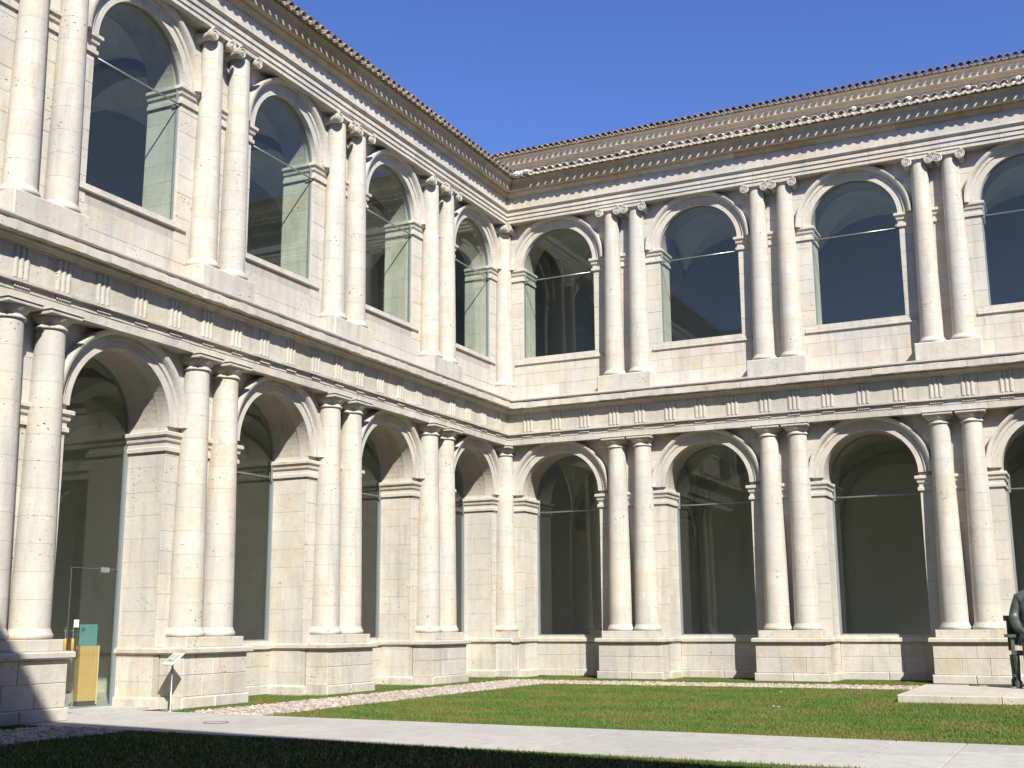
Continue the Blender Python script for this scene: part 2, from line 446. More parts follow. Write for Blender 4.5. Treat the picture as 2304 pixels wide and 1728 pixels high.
    def imposts(s):
        ops = s.open
        segs = [(None, ops[0])]+list(zip(ops, ops[1:]))+[(ops[-1], None)]
        for rad, zt, back in ((s.gr, 4.93, -1.05), (HR, 11.70, -.97)):
            prof = [(.0, -.36), (.045, -.36), (.045, -.29), (.015, -.27), (.015, -.20), (.05, -.17), (.06, -.10), (.10, -.07), (.10, -.015), (.085, 0), (.0, 0)]
            for lo, hi in segs:
                path = []
                if lo is not None: path += [(lo+rad, back), (lo+rad, WF)]
                else: path += [(WF, WF)]
                if hi is not None: path += [(hi-rad, WF), (hi-rad, back)]
                else: path += [(s.L-WF, WF)]
                mb = MB(); m = len(prof); vs = []
                # offset outwards (into the court / into the opening)
                for i, (u, w) in enumerate(path):
                    for o, z in prof:
                        uu, ww = u, w
                        if lo is not None and i <= 1: uu = u-o
                        if hi is not None and i >= len(path)-2: uu = u+o
                        if w == WF: ww = w+o
                        if lo is None and i == 0: uu = u+o
                        if hi is None and i == len(path)-1: uu = u-o
                        vs.append((s.X(uu), -ww, zt+z))
                n = len(path)-1
                fs = [(i*m+k, i*m+(k+1) % m, (i+1)*m+(k+1) % m, (i+1)*m+k) for i in range(n) for k in range(m)]
                fs += [tuple(range(m)), tuple(n*m+k for k in range(m))[::-1]]
                mb.add(vs, fs); s.put('impost', mb, STONE)
    def plinths(s):
        ops = s.open
        for k, c in enumerate(s.pairs):
            h = .86
            mb = MB(); mb.box(s.X(c-h), s.X(c+h), -WF-.02, -.388, .0, .94); s.put('pedestal', mb, MORTAR)
            # stones on the pedestal
            for (z0, z1, pr, cuts) in ((0., .21, .05, (-1, .05, 1)), (.21, .58, 0., (-1, -.3, .42, 1)), (.58, .93, 0., (-1, .1, 1))):
                for a, b in zip(cuts, cuts[1:]):
                    ua, ub = c+a*h-(pr if a == -1 else -.003), c+b*h+(pr if b == 1 else -.003)
                    if a == -1: ua -= .008
                    if b == 1: ub += .008
                    mb = MB(); x0, x1 = sorted((s.X(ua), s.X(ub)))
                    mb.cbox(x0, x1, -(.40+pr+jit(.003)), -WF-.01, z0+.003, z1-.003, .02 if pr else .008, R.uniform(-.5, .5))
                    s.put('plinth_stone', mb, BASE)
            # moulded cap
            mb = MB(); prof = [(0, .93), (.02, .93), (.045, .955), (.085, .965), (.085, 1.03), (.065, 1.055), (0, 1.06)]
            m = len(prof); vs = []
            for (u, w, du, dw) in ((c-h, WF, -1, 0), (c-h, .40, -1, 1), (c+h, .40, 1, 1), (c+h, WF, 1, 0)):
                for o, z in prof: vs.append((s.X(u+du*o), -(w+dw*o), z))
            fs = [(i*m+q, i*m+(q+1) % m, (i+1)*m+(q+1) % m, (i+1)*m+q) for i in range(3) for q in range(m)]+[tuple(range(m)), tuple(3*m+q for q in range(m))[::-1]]
            fs.append((m-1, 2*m-1, 3*m-1, 4*m-1)); mb.add(vs, fs)
            s.put('plinth_cap', mb, BASE)
            mb = MB(); mb.cbox(min(s.X(c-.79), s.X(c+.79)), max(s.X(c-.79), s.X(c+.79)), -.372, -WF+.0, 1.058, 1.238, .01); s.put('column_plinth', mb, STONE)
            # upper pedestal
            x0, x1 = sorted((s.X(c-.83), s.X(c+.83)))
            mb = MB(); mb.cbox(x0+.05, x1-.05, -.335, -WF, 7.70, 8.15, .02); s.put('upper_pedestal', mb, STONE)
        # corner pedestal
        x0, x1 = sorted((s.X(WF), s.X(.34)))
        if s.s > 0:
            mb = MB(); mb.cbox(x0, x1, -.34, -WF, .0, .94, .008, .3); mb.cbox(x0, x1+.05, -.39, -WF, 0.002, .21, .02, -.2); s.put('corner_pedestal', mb, BASE)
            mb = MB(); mb.cbox(x0, x1+.06, -.40, -WF-.002, .94, 1.06, .03); mb.cbox(x0, x1, -.34, -WF, 1.058, 1.238, .01); s.put('corner_pedestal_cap', mb, STONE)
            mb = MB(); mb.box(x0, x1-.02, -.32, -WF, 7.7, 8.15); s.put('upper_pedestal', mb, STONE)
        # low walls under ground windows: stones + cap
        for k, c in enumerate(ops):
            if s.door == k: continue
            lo, hi = c-s.gr+.002, c+s.gr-.002; WP = -.985
            for (z0, z1, pr, nn) in ((0., .21, .04, 2), (.21, .58, 0, 3), (.58, .93, 0, 2)):
                for i in range(nn):
                    q = .06*(i-.5)*(z0 > .3)
                    ua, ub = lo+(hi-lo)*i/nn+.002+(q if i else 0), lo+(hi-lo)*(i+1)/nn-.002+(.06*(i+.5)*(z0 > .3) if i < nn-1 else 0)
                    x0, x1 = sorted((s.X(ua), s.X(ub)))
                    mb = MB(); mb.cbox(x0, x1, -(WP+pr+jit(.003)), -WP+.1, z0+.002, z1-.002, .02 if pr else .006, R.uniform(-.5, .5)); s.put('plinth_stone', mb, BASE)
            x0, x1 = sorted((s.X(lo), s.X(hi))); mb = MB()
            mb.cbox(x0, x1, -(WP+.055), -WP+.03, .93, 1.05, .02); s.put('plinth_cap', mb, BASE)
            mb = MB(); mb.box(x0, x1, -WP+.031, -GLASSG+.06, 1.02, 1.118, -.2); s.put('window_sill', mb, STONE)
        # base course and cap of each pier, run round into the reveals
        segs = [(None, ops[0])]+list(zip(ops, ops[1:]))+[(ops[-1], None)]
        for nm, prof in (('pier_foot', [(.0, .0), (.04, .0), (.04, .17), (.02, .205), (.0, .21)]), ('pier_cap', [(0, .93), (.015, .93), (.035, .955), (.05, .965), (.05, 1.03), (.035, 1.055), (0, 1.06)])):
            for lo, hi in segs:
                path = [(lo+s.gr-.004, -1.06), (lo+s.gr-.004, WF)] if lo is not None else [(WF, WF)]
                path += [(hi-s.gr+.004, WF), (hi-s.gr+.004, -1.06)] if hi is not None else [(s.L-WF, WF)]
                mb = MB(); m = len(prof); vs = []
                for i, (u, w) in enumerate(path):
                    for o, z in prof:
                        uu, ww = u, w
                        if lo is not None and i <= 1: uu = u-o
                        if hi is not None and i >= len(path)-2: uu = u+o
                        if w == WF: ww = w+o
                        vs.append((s.X(uu), -ww, z))
                n = len(path)-1
                fs = [(i*m+k2, i*m+(k2+1) % m, (i+1)*m+(k2+1) % m, (i+1)*m+k2) for i in range(n) for k2 in range(m)]
                fs += [tuple(range(m)), tuple(n*m+k2 for k2 in range(m))[::-1]]
                mb.add(vs, fs); s.put(nm, mb, BASE)
        # sills of the upper windows
        for k, c in enumerate(ops):
            a = 1.40 if k else 1.38; x0, x1 = sorted((s.X(c-a), s.X(c+a)))
            mb = MB(); mb.cbox(x0, x1, -(WF+.05), -WF+.001, 8.80, 8.86, .015); mb.cbox(x0+.01, x1-.01, -(WF+.022), -WF+.02, 8.861, 8.925, .008)
            x0, x1 = sorted((s.X(c-HR+.002), s.X(c+HR-.002))); mb.box(x0, x1, -WF-.02, 1.0, 8.90, 8.937)
            s.put('window_sill', mb, STONE)

    def columns(s):
        # shared meshes
        def shaft(z0, z1, rb, rt, n, nm):
            out = []
            for i in range(n):
                a, b = i/n, (i+1)/n
                def rad(t): return rb-(rb-rt)*(t**1.35)
                za, zb = z0+(z1-z0)*a, z0+(z1-z0)*b; c = .004
                e = .0018; mb = MB().lathe([(rad(a), za+e), (rad((a+b)/2), (za+zb)/2), (rad(b), zb-e)], 36)
                mb.lathe([(rad(a)-c, za), (rad(b)-c, zb)], 20)
                out.append(mb.mesh('drum', STONE))
            return out
        if 'g' not in MESH:
            MESH['g'] = shaft(1.41, 6.13, .312, .232, 11, 'g'); MESH['u'] = shaft(8.31, 12.86, .272, .206, 11, 'u')
            MESH['gb'] = MB().lathe([(.33, 1.238), (.352, 1.25), (.366, 1.29), (.352, 1.33), (.335, 1.345), (.335, 1.37), (.325, 1.38), (.317, 1.41)], 32).mesh('column_base', STONE)
            MESH['ub'] = MB().lathe([(.30, 8.15), (.322, 8.165), (.333, 8.20), (.322, 8.235), (.30, 8.25), (.30, 8.27), (.285, 8.28), (.277, 8.31)], 32).mesh('column_base', STONE)
            c = MB().lathe([(.233, 6.13), (.262, 6.135), (.268, 6.155), (.262, 6.175), (.24, 6.18), (.236, 6.235), (.262, 6.24), (.268, 6.255), (.30, 6.285), (.322, 6.325), (.322, 6.335)], 32)
            c.cbox(-.345, .345, -.345, .2, 6.335, 6.40, .012); c.cbox(-.365, .365, -.365, .2, 6.40, 6.419, .006)
            MESH['gc'] = c.mesh('capital', STONE)
            def ionic(left, right):
                c = MB().lathe([(.207, 12.86), (.222, 12.865), (.222, 12.885), (.235, 12.90), (.268, 12.95), (.268, 12.97)], 28)
                for sx in ((-1, 1) if left and right else (1,)):
                    x = sx*.262; z = 12.885
                    # bolster with flared ends, axis along y
                    c.lathe([(.118, -.265), (.122, -.25), (.118, -.20), (.085, -.12), (.078, -.03), (.09, .06), (.12, .14)], 24, x, z, axis='y')
                    pts = []; rr = []
                    for i in range(46):
                        t = i/45; a = PI/2*1.0+sx*-1*(t*2.4*2*PI); q = .112*(1-t)**.85+.012
                        pts.append((x+q*math.cos(a), -.268-.012*t, z+q*math.sin(a))); rr.append(.015-.006*t)
                    c.tube(pts, rr, 6)
                    c.lathe([(.022, -.292), (.028, -.27), (.028, -.26)], 10, x, z, axis='y')
                # channel band sagging between volutes
                n = 10; poly = [(-.26+.52*i/n, 12.955-.018*math.sin(PI*i/n)) for i in range(n+1)]+[(.26, 13.005), (-.26, 13.005)]
                c.prism(poly, -.262, -.10)
                poly2 = [(-.24+.48*i/n, 12.945-.022*math.sin(PI*i/n)) for i in range(n+1)]+[(.24-.48*i/n, 12.965-.022*math.sin(PI*i/n)) for i in range(n+1)]
                c.prism(poly2, -.272, -.2)
                c.cbox(-.27, .27, -.27, .15, 13.007, 13.03, .008); c.cbox(-.285, .285, -.285, .15, 13.03, 13.049, .006)
                return c
            MESH['uc'] = ionic(True, True).mesh('capital', STONE)
            c = ionic(False, True)
            o = MB(); o.v = list(c.v); o.f = list(c.f); o.t = list(c.t); o.sm = list(c.sm)
            c.add([(-y, -x, z) for x, y, z in o.v], o.f, 0., True)
            MESH['cc'] = c.mesh('capital', STONE)
        us = []
        if s.s > 0: us.append((0, 'c'))
        for c in s.pairs: us += [(c-s.d/2, ''), (c+s.d/2, '')]
        for u, k in us:
            if not s.detail and False: continue
            for lev in 'gu':
                e = link('column', None, s.root, (s.X(u), 0, 0))
                for dm in MESH[lev]: link('drum', dm, e, rz=0)
                link('column_base', MESH[lev+'b'], e)
                link('capital', MESH['cc' if (k and lev == 'u') else lev+'c'], e)

    def entablature(s):
        B = WF-.04
        s.run('architrave_stone', [(B, 6.42), (.20, 6.42), (.20, 6.575), (.212, 6.58), (.212, 6.695), (.285, 6.70), (.285, 6.745), (B, 6.745)], STONE2, 1.9, .004, .003)
        s.run('frieze_stone', [(B, 6.747), (.20, 6.747), (.20, 7.29), (B, 7.29)], STONE2, 1.3, .004, .003)
        s.run('cornice_bed', [(B, 7.292), (.235, 7.292), (.24, 7.325), (.275, 7.335), (.30, 7.37), (.335, 7.385), (.34, 7.42), (B, 7.42)], EAVE if 0 else STONE2, 2.3, .003, .003)
        s.run('cornice_stone', [(B, 7.422), (.44, 7.428), (.46, 7.415), (.49, 7.415), (.50, 7.425), (.50, 7.575), (.455, 7.582), (.37, 7.60), (B, 7.60)], STONE, 1.0, .007, .009, .14)
        s.run('cornice_cap', [(B, 7.602), (.35, 7.602), (.375, 7.63), (.455, 7.628), (.482, 7.648), (.478, 7.678), (.445, 7.695), (.39, 7.69), (.37, 7.66), (.30, 7.665), (B, 7.70)], LEAD, 1.8, .003, .002)
        # upper
        s.run('architrave_stone', [(B, 13.05), (.195, 13.05), (.195, 13.135), (.207, 13.15), (.222, 13.15), (.222, 13.25), (.235, 13.265), (.252, 13.265), (.252, 13.375), (.285, 13.385), (.315, 13.42), (.315, 13.465), (B, 13.465)], STONE, 1.5, .003, .002)
        s.run('frieze_stone', [(B, 13.467), (.21, 13.467), (.222, 13.55), (.228, 13.64), (.222, 13.73), (.21, 13.82), (B, 13.82)], STONE, 1.4, .003, .002)
        s.run('cornice_bed', [(B, 13.822), (.25, 13.822), (.26, 13.85), (.30, 13.87), (.34, 13.91), (.355, 13.95), (B, 13.95)], EAVE, 2.3, .003, .002)
        s.run('cornice_stone', [(B, 13.952), (.455, 13.952), (.475, 13.965), (.48, 14.10), (.495, 14.11), (.505, 14.16), (.56, 14.215), (.585, 14.235), (.585, 14.262), (B, 14.262)], EAVE, 2.1, .003, .002)
        # triglyphs
        gap = (s.S-s.d)/4; pos = []
        us = [c+k for c in s.pairs for k in (-s.d/2, s.d/2)]
        first = s.pairs[0]-s.d/2
        for i in range(1, 4): pos.append(first-i*gap)
        for c in s.pairs:
            pos += [c-s.d/2, c+s.d/2]
            for i in range(1, 4): pos.append(c+s.d/2+i*gap)
        pos = [p for p in pos if .3 < p < s.L-.3]
        t = MB()
        for i in (-1, 0, 1):
            vs = []; n = 6
            for k in range(n+1):
                a = PI*k/n; vs.append((i*.108-.041*math.cos(a), -.198-.034*math.sin(a)**.7))
            zz = (6.78, 7.285)
            t.add([(x, y, z) for z in zz for x, y in vs], [(k, k+1, n+2+k, n+1+k) for k in range(n)]+[tuple(range(n+1)), tuple(range(n+1, 2*n+2))])
        t.box(-.165, .165, -.207, -.19, 6.749, 7.286)
        tm = t.mesh('triglyph', STONE2)
        g = MB(); g.box(-.155, .155, -.244, -.20, 6.668, 6.694)
        for i in range(6):
            x = -.133+i*.0533; g.add([(x+dx*k, -.205-q, z) for z, k in ((6.667, .7), (6.628, 1.05)) for dx, q in ((-.018, 0), (.018, 0), (.018, .038*k), (-.018, .038*k))],
              [(0,1,2,3),(4,5,6,7),(0,1,5,4),(1,2,6,5),(2,3,7,6),(3,0,4,7)])
        gm = g.mesh('guttae', STONE2)
        for p in pos:
            link('triglyph', tm, s.root, (s.X(p+jit(.015)), 0, 0)); link('guttae', gm, s.root, (s.X(p), 0, 0))

    def eave(s, w0, z0, pitch, u0, u1, slope, name, tmat, dmat, rows=0.):
        """channel tiles jut out as a drip row; cover tiles start a little behind so that sun comes through between"""
        if 'ct' not in MESH:
            def half(r0, r1, ln, up, th=.014, n=8, w=1.0):
                mb = MB(); vs = []
                for y, r in ((0, r0), (ln, r1)):
                    for rr in (r, r-th):
                        for k in range(n+1):
                            a = PI*k/n; vs.append((rr*math.cos(a)*w, y, (rr*math.sin(a))*(1 if up else -1)))
                m = n+1; fs = []
                for k in range(n):
                    fs += [(k, k+1, 2*m+k+1, 2*m+k), (m+k, m+k+1, 3*m+k+1, 3*m+k), (k, k+1, m+k+1, m+k), (2*m+k, 2*m+k+1, 3*m+k+1, 3*m+k)]
                fs += [(0, m, 3*m, 2*m), (n, m+n, 3*m+n, 2*m+n)]
                return mb.add(vs, fs, 0., True)
            MESH['ct'] = [half(.078, .09, .50, False).mesh('channel_tile', TILE), half(.080, .088, .50, False).mesh('channel_tile', TILE_PALE)]
            MESH['vt'] = [half(.085, .075, .50, True).mesh('cover_tile', TILE), half(.090, .078, .50, True).mesh('cover_tile', TILE_PALE)]
        pal = 1 if tmat is TILE_PALE else 0
        rot = math.atan(slope)
        n = int((u1-u0)/pitch)
        rest_c, rest_v = 0, 0
        for i in range(n+1):
            u = u0+i*pitch
            for nm, off, back, dz in (('channel_tile', 0, 0., 0.), ('cover_tile', .5, .07, .035)):
                x = u+off*pitch; q = x
                wlim = w0-back
                if nm == 'cover_tile' and i == n: continue
                me = MESH['ct' if nm == 'channel_tile' else 'vt'][pal if nm == 'cover_tile' or True else 0]
                o = link(nm, me, s.root, (s.X(x+jit(.006)), -(w0-back+jit(.010)), z0+dz+(back)*slope+jit(.004)))
                o.rotation_euler = (rot+jit(.02), jit(.05), jit(.03)); o.scale = (pitch/.23, 1, 1)
    def roof(s):
        sl = .30
        L = s.L
        def sheet(name, pts, mat, th=.03):
            # pts: (w,z) polyline; mitred sheets with thickness
            mb = MB(); vs = []
            for u_of in (lambda w: w, lambda w: L-w):
                for w, z in pts: vs.append((s.X(u_of(w)), -w, z))
                for w, z in pts[::-1]: vs.append((s.X(u_of(w)), -w, z-th))
            m = len(pts)*2
            fs = [(k, (k+1) % m, m+(k+1) % m, m+k) for k in range(m)]+[tuple(range(m)), tuple(range(m, 2*m))[::-1]]
            mb.add(vs, fs); return s.put(name, mb, mat)
        # roof deck under the tiles
        sheet('roof_deck', [(.655, EZ+.025), (-4.6, EZ+.025+5.255*sl)], MORTAR, .05)
        # the rows of cover tiles further up
        mb = MB()
        p = .23; n = int((L+9)/p)
        for i in range(n):
            u = -4.5+(i+.5)*p; w1 = min(.15, u if u < L/2 else L-u)
            if w1 < -4.3: continue
            za = EZ+.10+(.55-w1)*sl; zb = EZ+.10+(.55+4.55)*sl
            vs = [(s.X(u+.08*math.cos(a)), y, z+.075*math.sin(a)) for (y, z) in ((-w1, za), (4.55, zb)) for a in (0, PI*.25, PI*.5, PI*.75, PI)]
            mb.add(vs, [(k, k+1, k+6, k+5) for k in range(4)]+[(0, 1, 2, 3, 4)], 0., True)
        s.put('tile_rows', mb, TILE_PALE, kind='stuff')
        # clerestory wall, its cornice and its roof
        wc = -4.6; zt = 16.825
        mb = MB(); mb.box(s.X(wc), s.X(L-wc), -wc, -wc+.6, 7.6, zt); s.put('clerestory_wall', mb, CLER)
        if s.s > 0 and s.detail:
            for i in range(16):
                u = -3.6+i*2.05; mb = MB(); mb.box(s.X(u-.16), s.X(u+.16), -wc-.045, -wc+.02, 15.6, zt+.003); s.put('pilaster_strip', mb, CLER)
        def crun(name, prof, mat):
            mb = MB(); m = len(prof); vs = [(s.X(u), -(w+wc), z) for uo in (0, 1) for (w, z) in prof for u in ((wc+w) if uo == 0 else (L-wc-w),)]
            mb.add(vs, [(k, (k+1) % m, m+(k+1) % m, m+k) for k in range(m)]+[tuple(range(m)), tuple(range(m, 2*m))[::-1]]); s.put(name, mb, mat)
        crun('clerestory_cornice', [(-.1, 16.83), (.04, 16.83), (.05, 16.845), (.10, 16.855), (.13, 16.865), (-.1, 16.865)], EAVE)
        crun('clerestory_corona', [(-.1, 16.867), (.33, 16.872), (.35, 16.875), (.355, 16.99), (.37, 17.0), (.39, 17.08), (.43, 17.12), (.44, 17.145), (-.1, 17.145)], EAVE)
        crun('clerestory_roof', [(.49, 17.195), (-6.5, 18.92), (-6.5, 18.82), (.49, 17.155)], TILE)

    def eaves(s):
        lim = 16.0 if s.s > 0 else 20.
        if not s.detail:
            mb = MB()
            for i in range(int((s.L-1.3)/.23)):
                u = .7+i*.23
                vs = [(s.X(u+.09*math.cos(a)), y, z-.09*math.sin(a)) for (y, z) in ((-.70, EZ), (-.2, EZ+.15)) for a in [PI*k/4 for k in range(5)]]
                mb.add(vs, [(k, k+1, k+6, k+5) for k in range(4)]+[(0, 1, 2, 3, 4)])
                vs = [(s.X(u+.115+.085*math.cos(a)), y, z+.085*math.sin(a)) for (y, z) in ((-.60, EZ+.06), (-.1, EZ+.2)) for a in [PI*k/4 for k in range(5)]]
                mb.add(vs, [(k, k+1, k+6, k+5) for k in range(4)]+[(0, 1, 2, 3, 4)])
            s.put('roof_tile', mb, TILE, kind='stuff'); return
        mat = TILE_PALE if s.s > 0 else TILE
        s.eave(.75, EZ+.0, .23, .80, s.L-.75, .30, 'e', mat, mat)
        if s.s > 0:
            s.eave(-4.6+.58, 17.20, .21, -3.9, 22, .25, 'c', TILE, TILE)
            lump = []
            for k in range(3):
                mb = MB(); vs = []; n = 7
                for j in range(5):
                    for i in range(n):
                        ph = -PI/2+PI*(j+.0)/4; a = 2*PI*i/n; q = .085*(1+R.uniform(-.2, .2))
                        vs.append((q*math.cos(a)*max(.12, math.cos(ph)), q*.9*math.sin(a)*max(.12, math.cos(ph)), q*.75*math.sin(ph)))
                mb.add(vs, [(j*n+i, j*n+(i+1) % n, (j+1)*n+(i+1) % n, (j+1)*n+i) for j in range(4) for i in range(n)]+[tuple(range(n)), tuple(4*n+i for i in range(n))])
                lump.append(mb.mesh('mortar_lump', LUMP))
            u = 2.75
            while u < 15:
                o = link('mortar_lump', R.choice(lump), s.root, (s.X(u), -.56, EZ+.16), R.uniform(0, 6)); u += 1.28+jit(.15)
            u = 1.2
            while u < 15:
                o = link('mortar_lump', R.choice(lump), s.root, (s.X(u), -.58+jit(.03), EZ+.125), R.uniform(0, 6)); o.scale = (.55, .55, .45); u += R.choice((.23, .46, .23, .69))
            for k in range(7):
                o = link('mortar_lump', R.choice(lump), s.root, (.74+.07*k+jit(.03), -.70-.04*jit(1), EZ+.07+jit(.04)), R.uniform(0, 6)); o.scale = (1, 1, 1)

    def gallery(s):
        WB = -4.95; L = s.L
        for (zf, zs, bz, wf) in ((.05, 4.6, 7.3, -1.16), (7.9, 11.3, 14.0, -1.0)):
            mb = MB(); mb.box(s.X(WB), s.X(L-WB), -wf+.0, -WB, zf-.2, zf); s.put('gallery_floor', mb, FLOORM)
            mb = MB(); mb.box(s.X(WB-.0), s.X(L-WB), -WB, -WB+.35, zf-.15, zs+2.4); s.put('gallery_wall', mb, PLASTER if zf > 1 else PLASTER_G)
            # groin vaults, transverse arches, wall ribs
            b = (wf-WB)/2; cw = (wf+WB)/2
            edges = [WB]+s.pairs+[L-WB] if False else [0.0]+s.pairs+[L]
            for k in range(len(edges)-1):
                ua, ub = edges[k], edges[k+1]; a = (ub-ua)/2; uc = (ua+ub)/2; n = 14; vs = []
                hmax = 1.95
                for i in range(n+1):
                    for j in range(n+1):
                        x = -math.cos(PI*i/n); y = -math.cos(PI*j/n)
                        z = zs+hmax*max(math.sqrt(max(0, 1-x*x)), math.sqrt(max(0, 1-y*y)))
                        vs.append((s.X(uc+x*a), -(cw+y*b), z))
                fs = [(i*(n+1)+j, i*(n+1)+j+1, (i+1)*(n+1)+j+1, (i+1)*(n+1)+j) for i in range(n) for j in range(n)]
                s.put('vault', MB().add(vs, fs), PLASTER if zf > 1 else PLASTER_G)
                # wall rib on the back wall (ellipse, as wide as the bay)
                mb = MB(); vs = []; m = 24
                for i in range(m+1):
                    t = PI*i/m
                    for q, y in ((a*.93, -WB-.16), (a*.93-.32, -WB-.16), (a*.93-.32, -WB+.02), (a*.93, -WB+.02)):
                        hh = hmax*q/a; vs.append((s.X(uc+q*math.cos(t)), y, zs-.25+hh*math.sin(t)))
                fs = [(i*4+q, i*4+(q+1) % 4, (i+1)*4+(q+1) % 4, (i+1)*4+q) for i in range(m) for q in range(4)]+[(0, 1, 2, 3), (m*4, m*4+1, m*4+2, m*4+3)]
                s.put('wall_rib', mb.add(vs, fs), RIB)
            for c in s.pairs:
                mb = MB(); vs = []; m = 20      # transverse arch
                for i in range(m+1):
                    t = PI*i/m
                    for q, du in ((0., -.28), (.22, -.28), (.22, .28), (0., .28)):
                        vs.append((s.X(c+du), -(cw+(b-.0-q)*math.cos(t)), zs+(hmax+.03-q)*math.sin(t)))
                fs = [(i*4+q, i*4+(q+1) % 4, (i+1)*4+(q+1) % 4, (i+1)*4+q) for i in range(m) for q in range(4)]
                s.put('transverse_arch', mb.add(vs, fs), RIB)
                mb = MB(); x0, x1 = sorted((s.X(c-.34), s.X(c+.34)))
                mb.box(x0, x1, -WB-.24, -WB+.02, zf, zs-.25); mb.box(x0-.06, x1+.06, -WB-.30, -WB+.01, zs-.25, zs-.05)
                mb.box(x0, x1, -wf-.0, -wf+.2, zf, zs-.25); mb.box(x0-.06, x1+.06, -wf, -wf+.26, zs-.25, zs-.05)
                s.put('gallery_pilaster', mb, RIB)

    def windows(s):
        key = 'win%s%s' % (s.s, s.detail)
        def arch_poly(r, z0, zs, n=28):
            return [(-r, z0), (r, z0)]+[(r*math.cos(PI*i/n), zs+r*math.sin(PI*i/n)) for i in range(n+1)]
        def arch_frame(mb, r, z0, zs, t, y0, y1):
            mb.box(-r, -r+t, y0, y1, z0, zs); mb.box(r-t, r, y0, y1, z0, zs); mb.box(-r+t, r-t, y0, y1, z0, z0+t)
            mb.ring([(r, y0), (r, y1), (r-t, y1), (r-t, y0)], 0, zs, 0, PI, 28)
        # upper
        r = HR-.003; y = -GLASSU
        fr = MB(); arch_frame(fr, r, 8.938, HS, .022, y-.03, y+.03)
        fr_u = fr.mesh('window_frame', STEELP)
        pane_u = MB().prism(arch_poly(r-.023, 8.962, HS), y-.006, y+.006).mesh('pane', GLASS)
        rod_u = MB().tube([(-r+.02, y-.045, 11.33), (r-.02, y-.045, 11.33)], .018, 8).mesh('tie_rod', STEEL)
        br_u = []
        for q in (-1, 1):
            br = MB(); br.box(q*(r-.005), q*(r-.085), y-.05, y-.032, 11.28, 11.62); br.box(q*(r-.005), q*(r-.03), y-.05, y+.12, 11.28, 11.38)
            br_u.append(br.mesh('rod_bracket', STEELP))
        # ground
        r = s.gr-.003; y = -GLASSG
        def ground(z0, nm):
            fr = MB()
            fr.box(-r, -r+.05, y-.05, y+.03, z0, 4.60); fr.box(r-.05, r, y-.05, y+.03, z0, 4.60)
            fr.box(-r+.05, r-.05, y-.02, y+.02, z0, z0+.02)
            fr.ring([(r, y-.02), (r, y+.02), (r-.02, y+.02), (r-.02, y-.02)], 0, GS, 0, PI, 28)
            fr.box(-r, -r+.02, y-.02, y+.02, 4.601, GS); fr.box(r-.02, r, y-.02, y+.02, 4.601, GS)
            return fr.mesh(nm, STEELP), MB().prism(arch_poly(r-.03, z0+.021, GS), y-.006, y+.006).mesh('pane', GLASS)
        fr_g, pane_g = ground(1.121, 'window_frame')
        rod_g = MB().tube([(-r+.02, y-.04, 4.59), (r-.02, y-.04, 4.59)], .022, 8).mesh('tie_rod', STEEL)
        br_g = [MB().box(q*(r-.05), q*(r-.10), y-.06, y-.045, 4.50, 4.95).mesh('rod_bracket', STEELP) for q in (-1, 1)]
        for k, c in enumerate(s.open):
            w = link('window', fr_u, s.root, (s.X(c), 0, 0))
            for nm, me in (('pane', pane_u), ('tie_rod', rod_u), ('rod_bracket', br_u[0]), ('rod_bracket', br_u[1])): link(nm, me, w)
            if k == s.door: continue
            w = link('window', fr_g, s.root, (s.X(c), 0, 0))
            for nm, me in (('pane', pane_g), ('tie_rod', rod_g), ('rod_bracket', br_g[0]), ('rod_bracket', br_g[1])): link(nm, me, w)
        if s.door is not None:
            c = s.open[s.door]; fr, pn = ground(.052, 'door_frame')
            d = link('glass_door', fr, s.root, (s.X(c), 0, 0)); d['label'] = 'full height glazed entrance under the left arch'
            # fixed glazing round the leaf, leaf itself from u=13.6..14.82
            a0, a1 = 13.66-c, 14.84-c      # u relative
            top = 2.44
            fx = MB()
            # pane above and beside the leaf
            fx.prism([(s.X(u), z) for u, z in [(-(r-.03), top+.01), (-(r-.03), GS)]+[(-(r-.03)*math.cos(PI*i/28), GS+(r-.03)*math.sin(PI*i/28)) for i in range(29)]+[((r-.03), top+.01)]], y-.006, y+.006)
            x0, x1 = sorted((s.X(a1+.008), s.X(r-.05))); fx.box(x0, x1, y-.006, y+.006, .073, top)
            link('pane', fx.mesh('pane', GLASS), d)
            x0, x1 = sorted((s.X(a0+.0), s.X(a1)))
            x0 = max(x0, -r+.055); x1 = min(x1, r-.055)
            lf = MB(); lf.box(x0, x1, y-.006, y+.006, .075, top-.004); link('door_leaf', lf.mesh('door_leaf', GLASS), d)
            ed = MB(); ed.box(x0-.002, x0+.004, y-.009, y+.009, .075, top); ed.box(x0, x1, y-.009, y+.009, top, top+.005)
            hx = x0+.2*(x1-x0)
            ed.box(x1-.42, x1-.22, y-.025, y+.025, top-.06, top+.03); link('door_fitting', ed.mesh('door_fitting', STEEL), d)
            for q in (x0-.10, x0+.07):
                h = MB(); h.lathe([(.017, 1.02), (.024, 1.03), (.024, 1.22), (.017, 1.23)], 12, q, y-.07); hb = link('door_handle', h.mesh('door_handle', ORANGE), d)
                h = MB(); h.lathe([(.009, .82), (.009, 1.42)], 8, q, y-.07)
                for z in (.88, 1.36): h.tube([(q, y-.07, z), (q, y, z)], .008, 6)
                link('handle_bar', h.mesh('handle_bar', STEEL), d)
            cd = MB(); cd.box(x0+.13, x0+.24, y-.014, y-.008, 1.42, 1.55); link('white_notice', cd.mesh('white_notice', WHITEP), d)
            th = MB(); th.box(-r, r, y-.93, y+.1, .0, .05); s_ = link('threshold', th.mesh('threshold', PAVE), d)
MESH = {}
CLER = simple('clerestory_render', (.42, .435, .46), .9, 0, .08, 1.5)

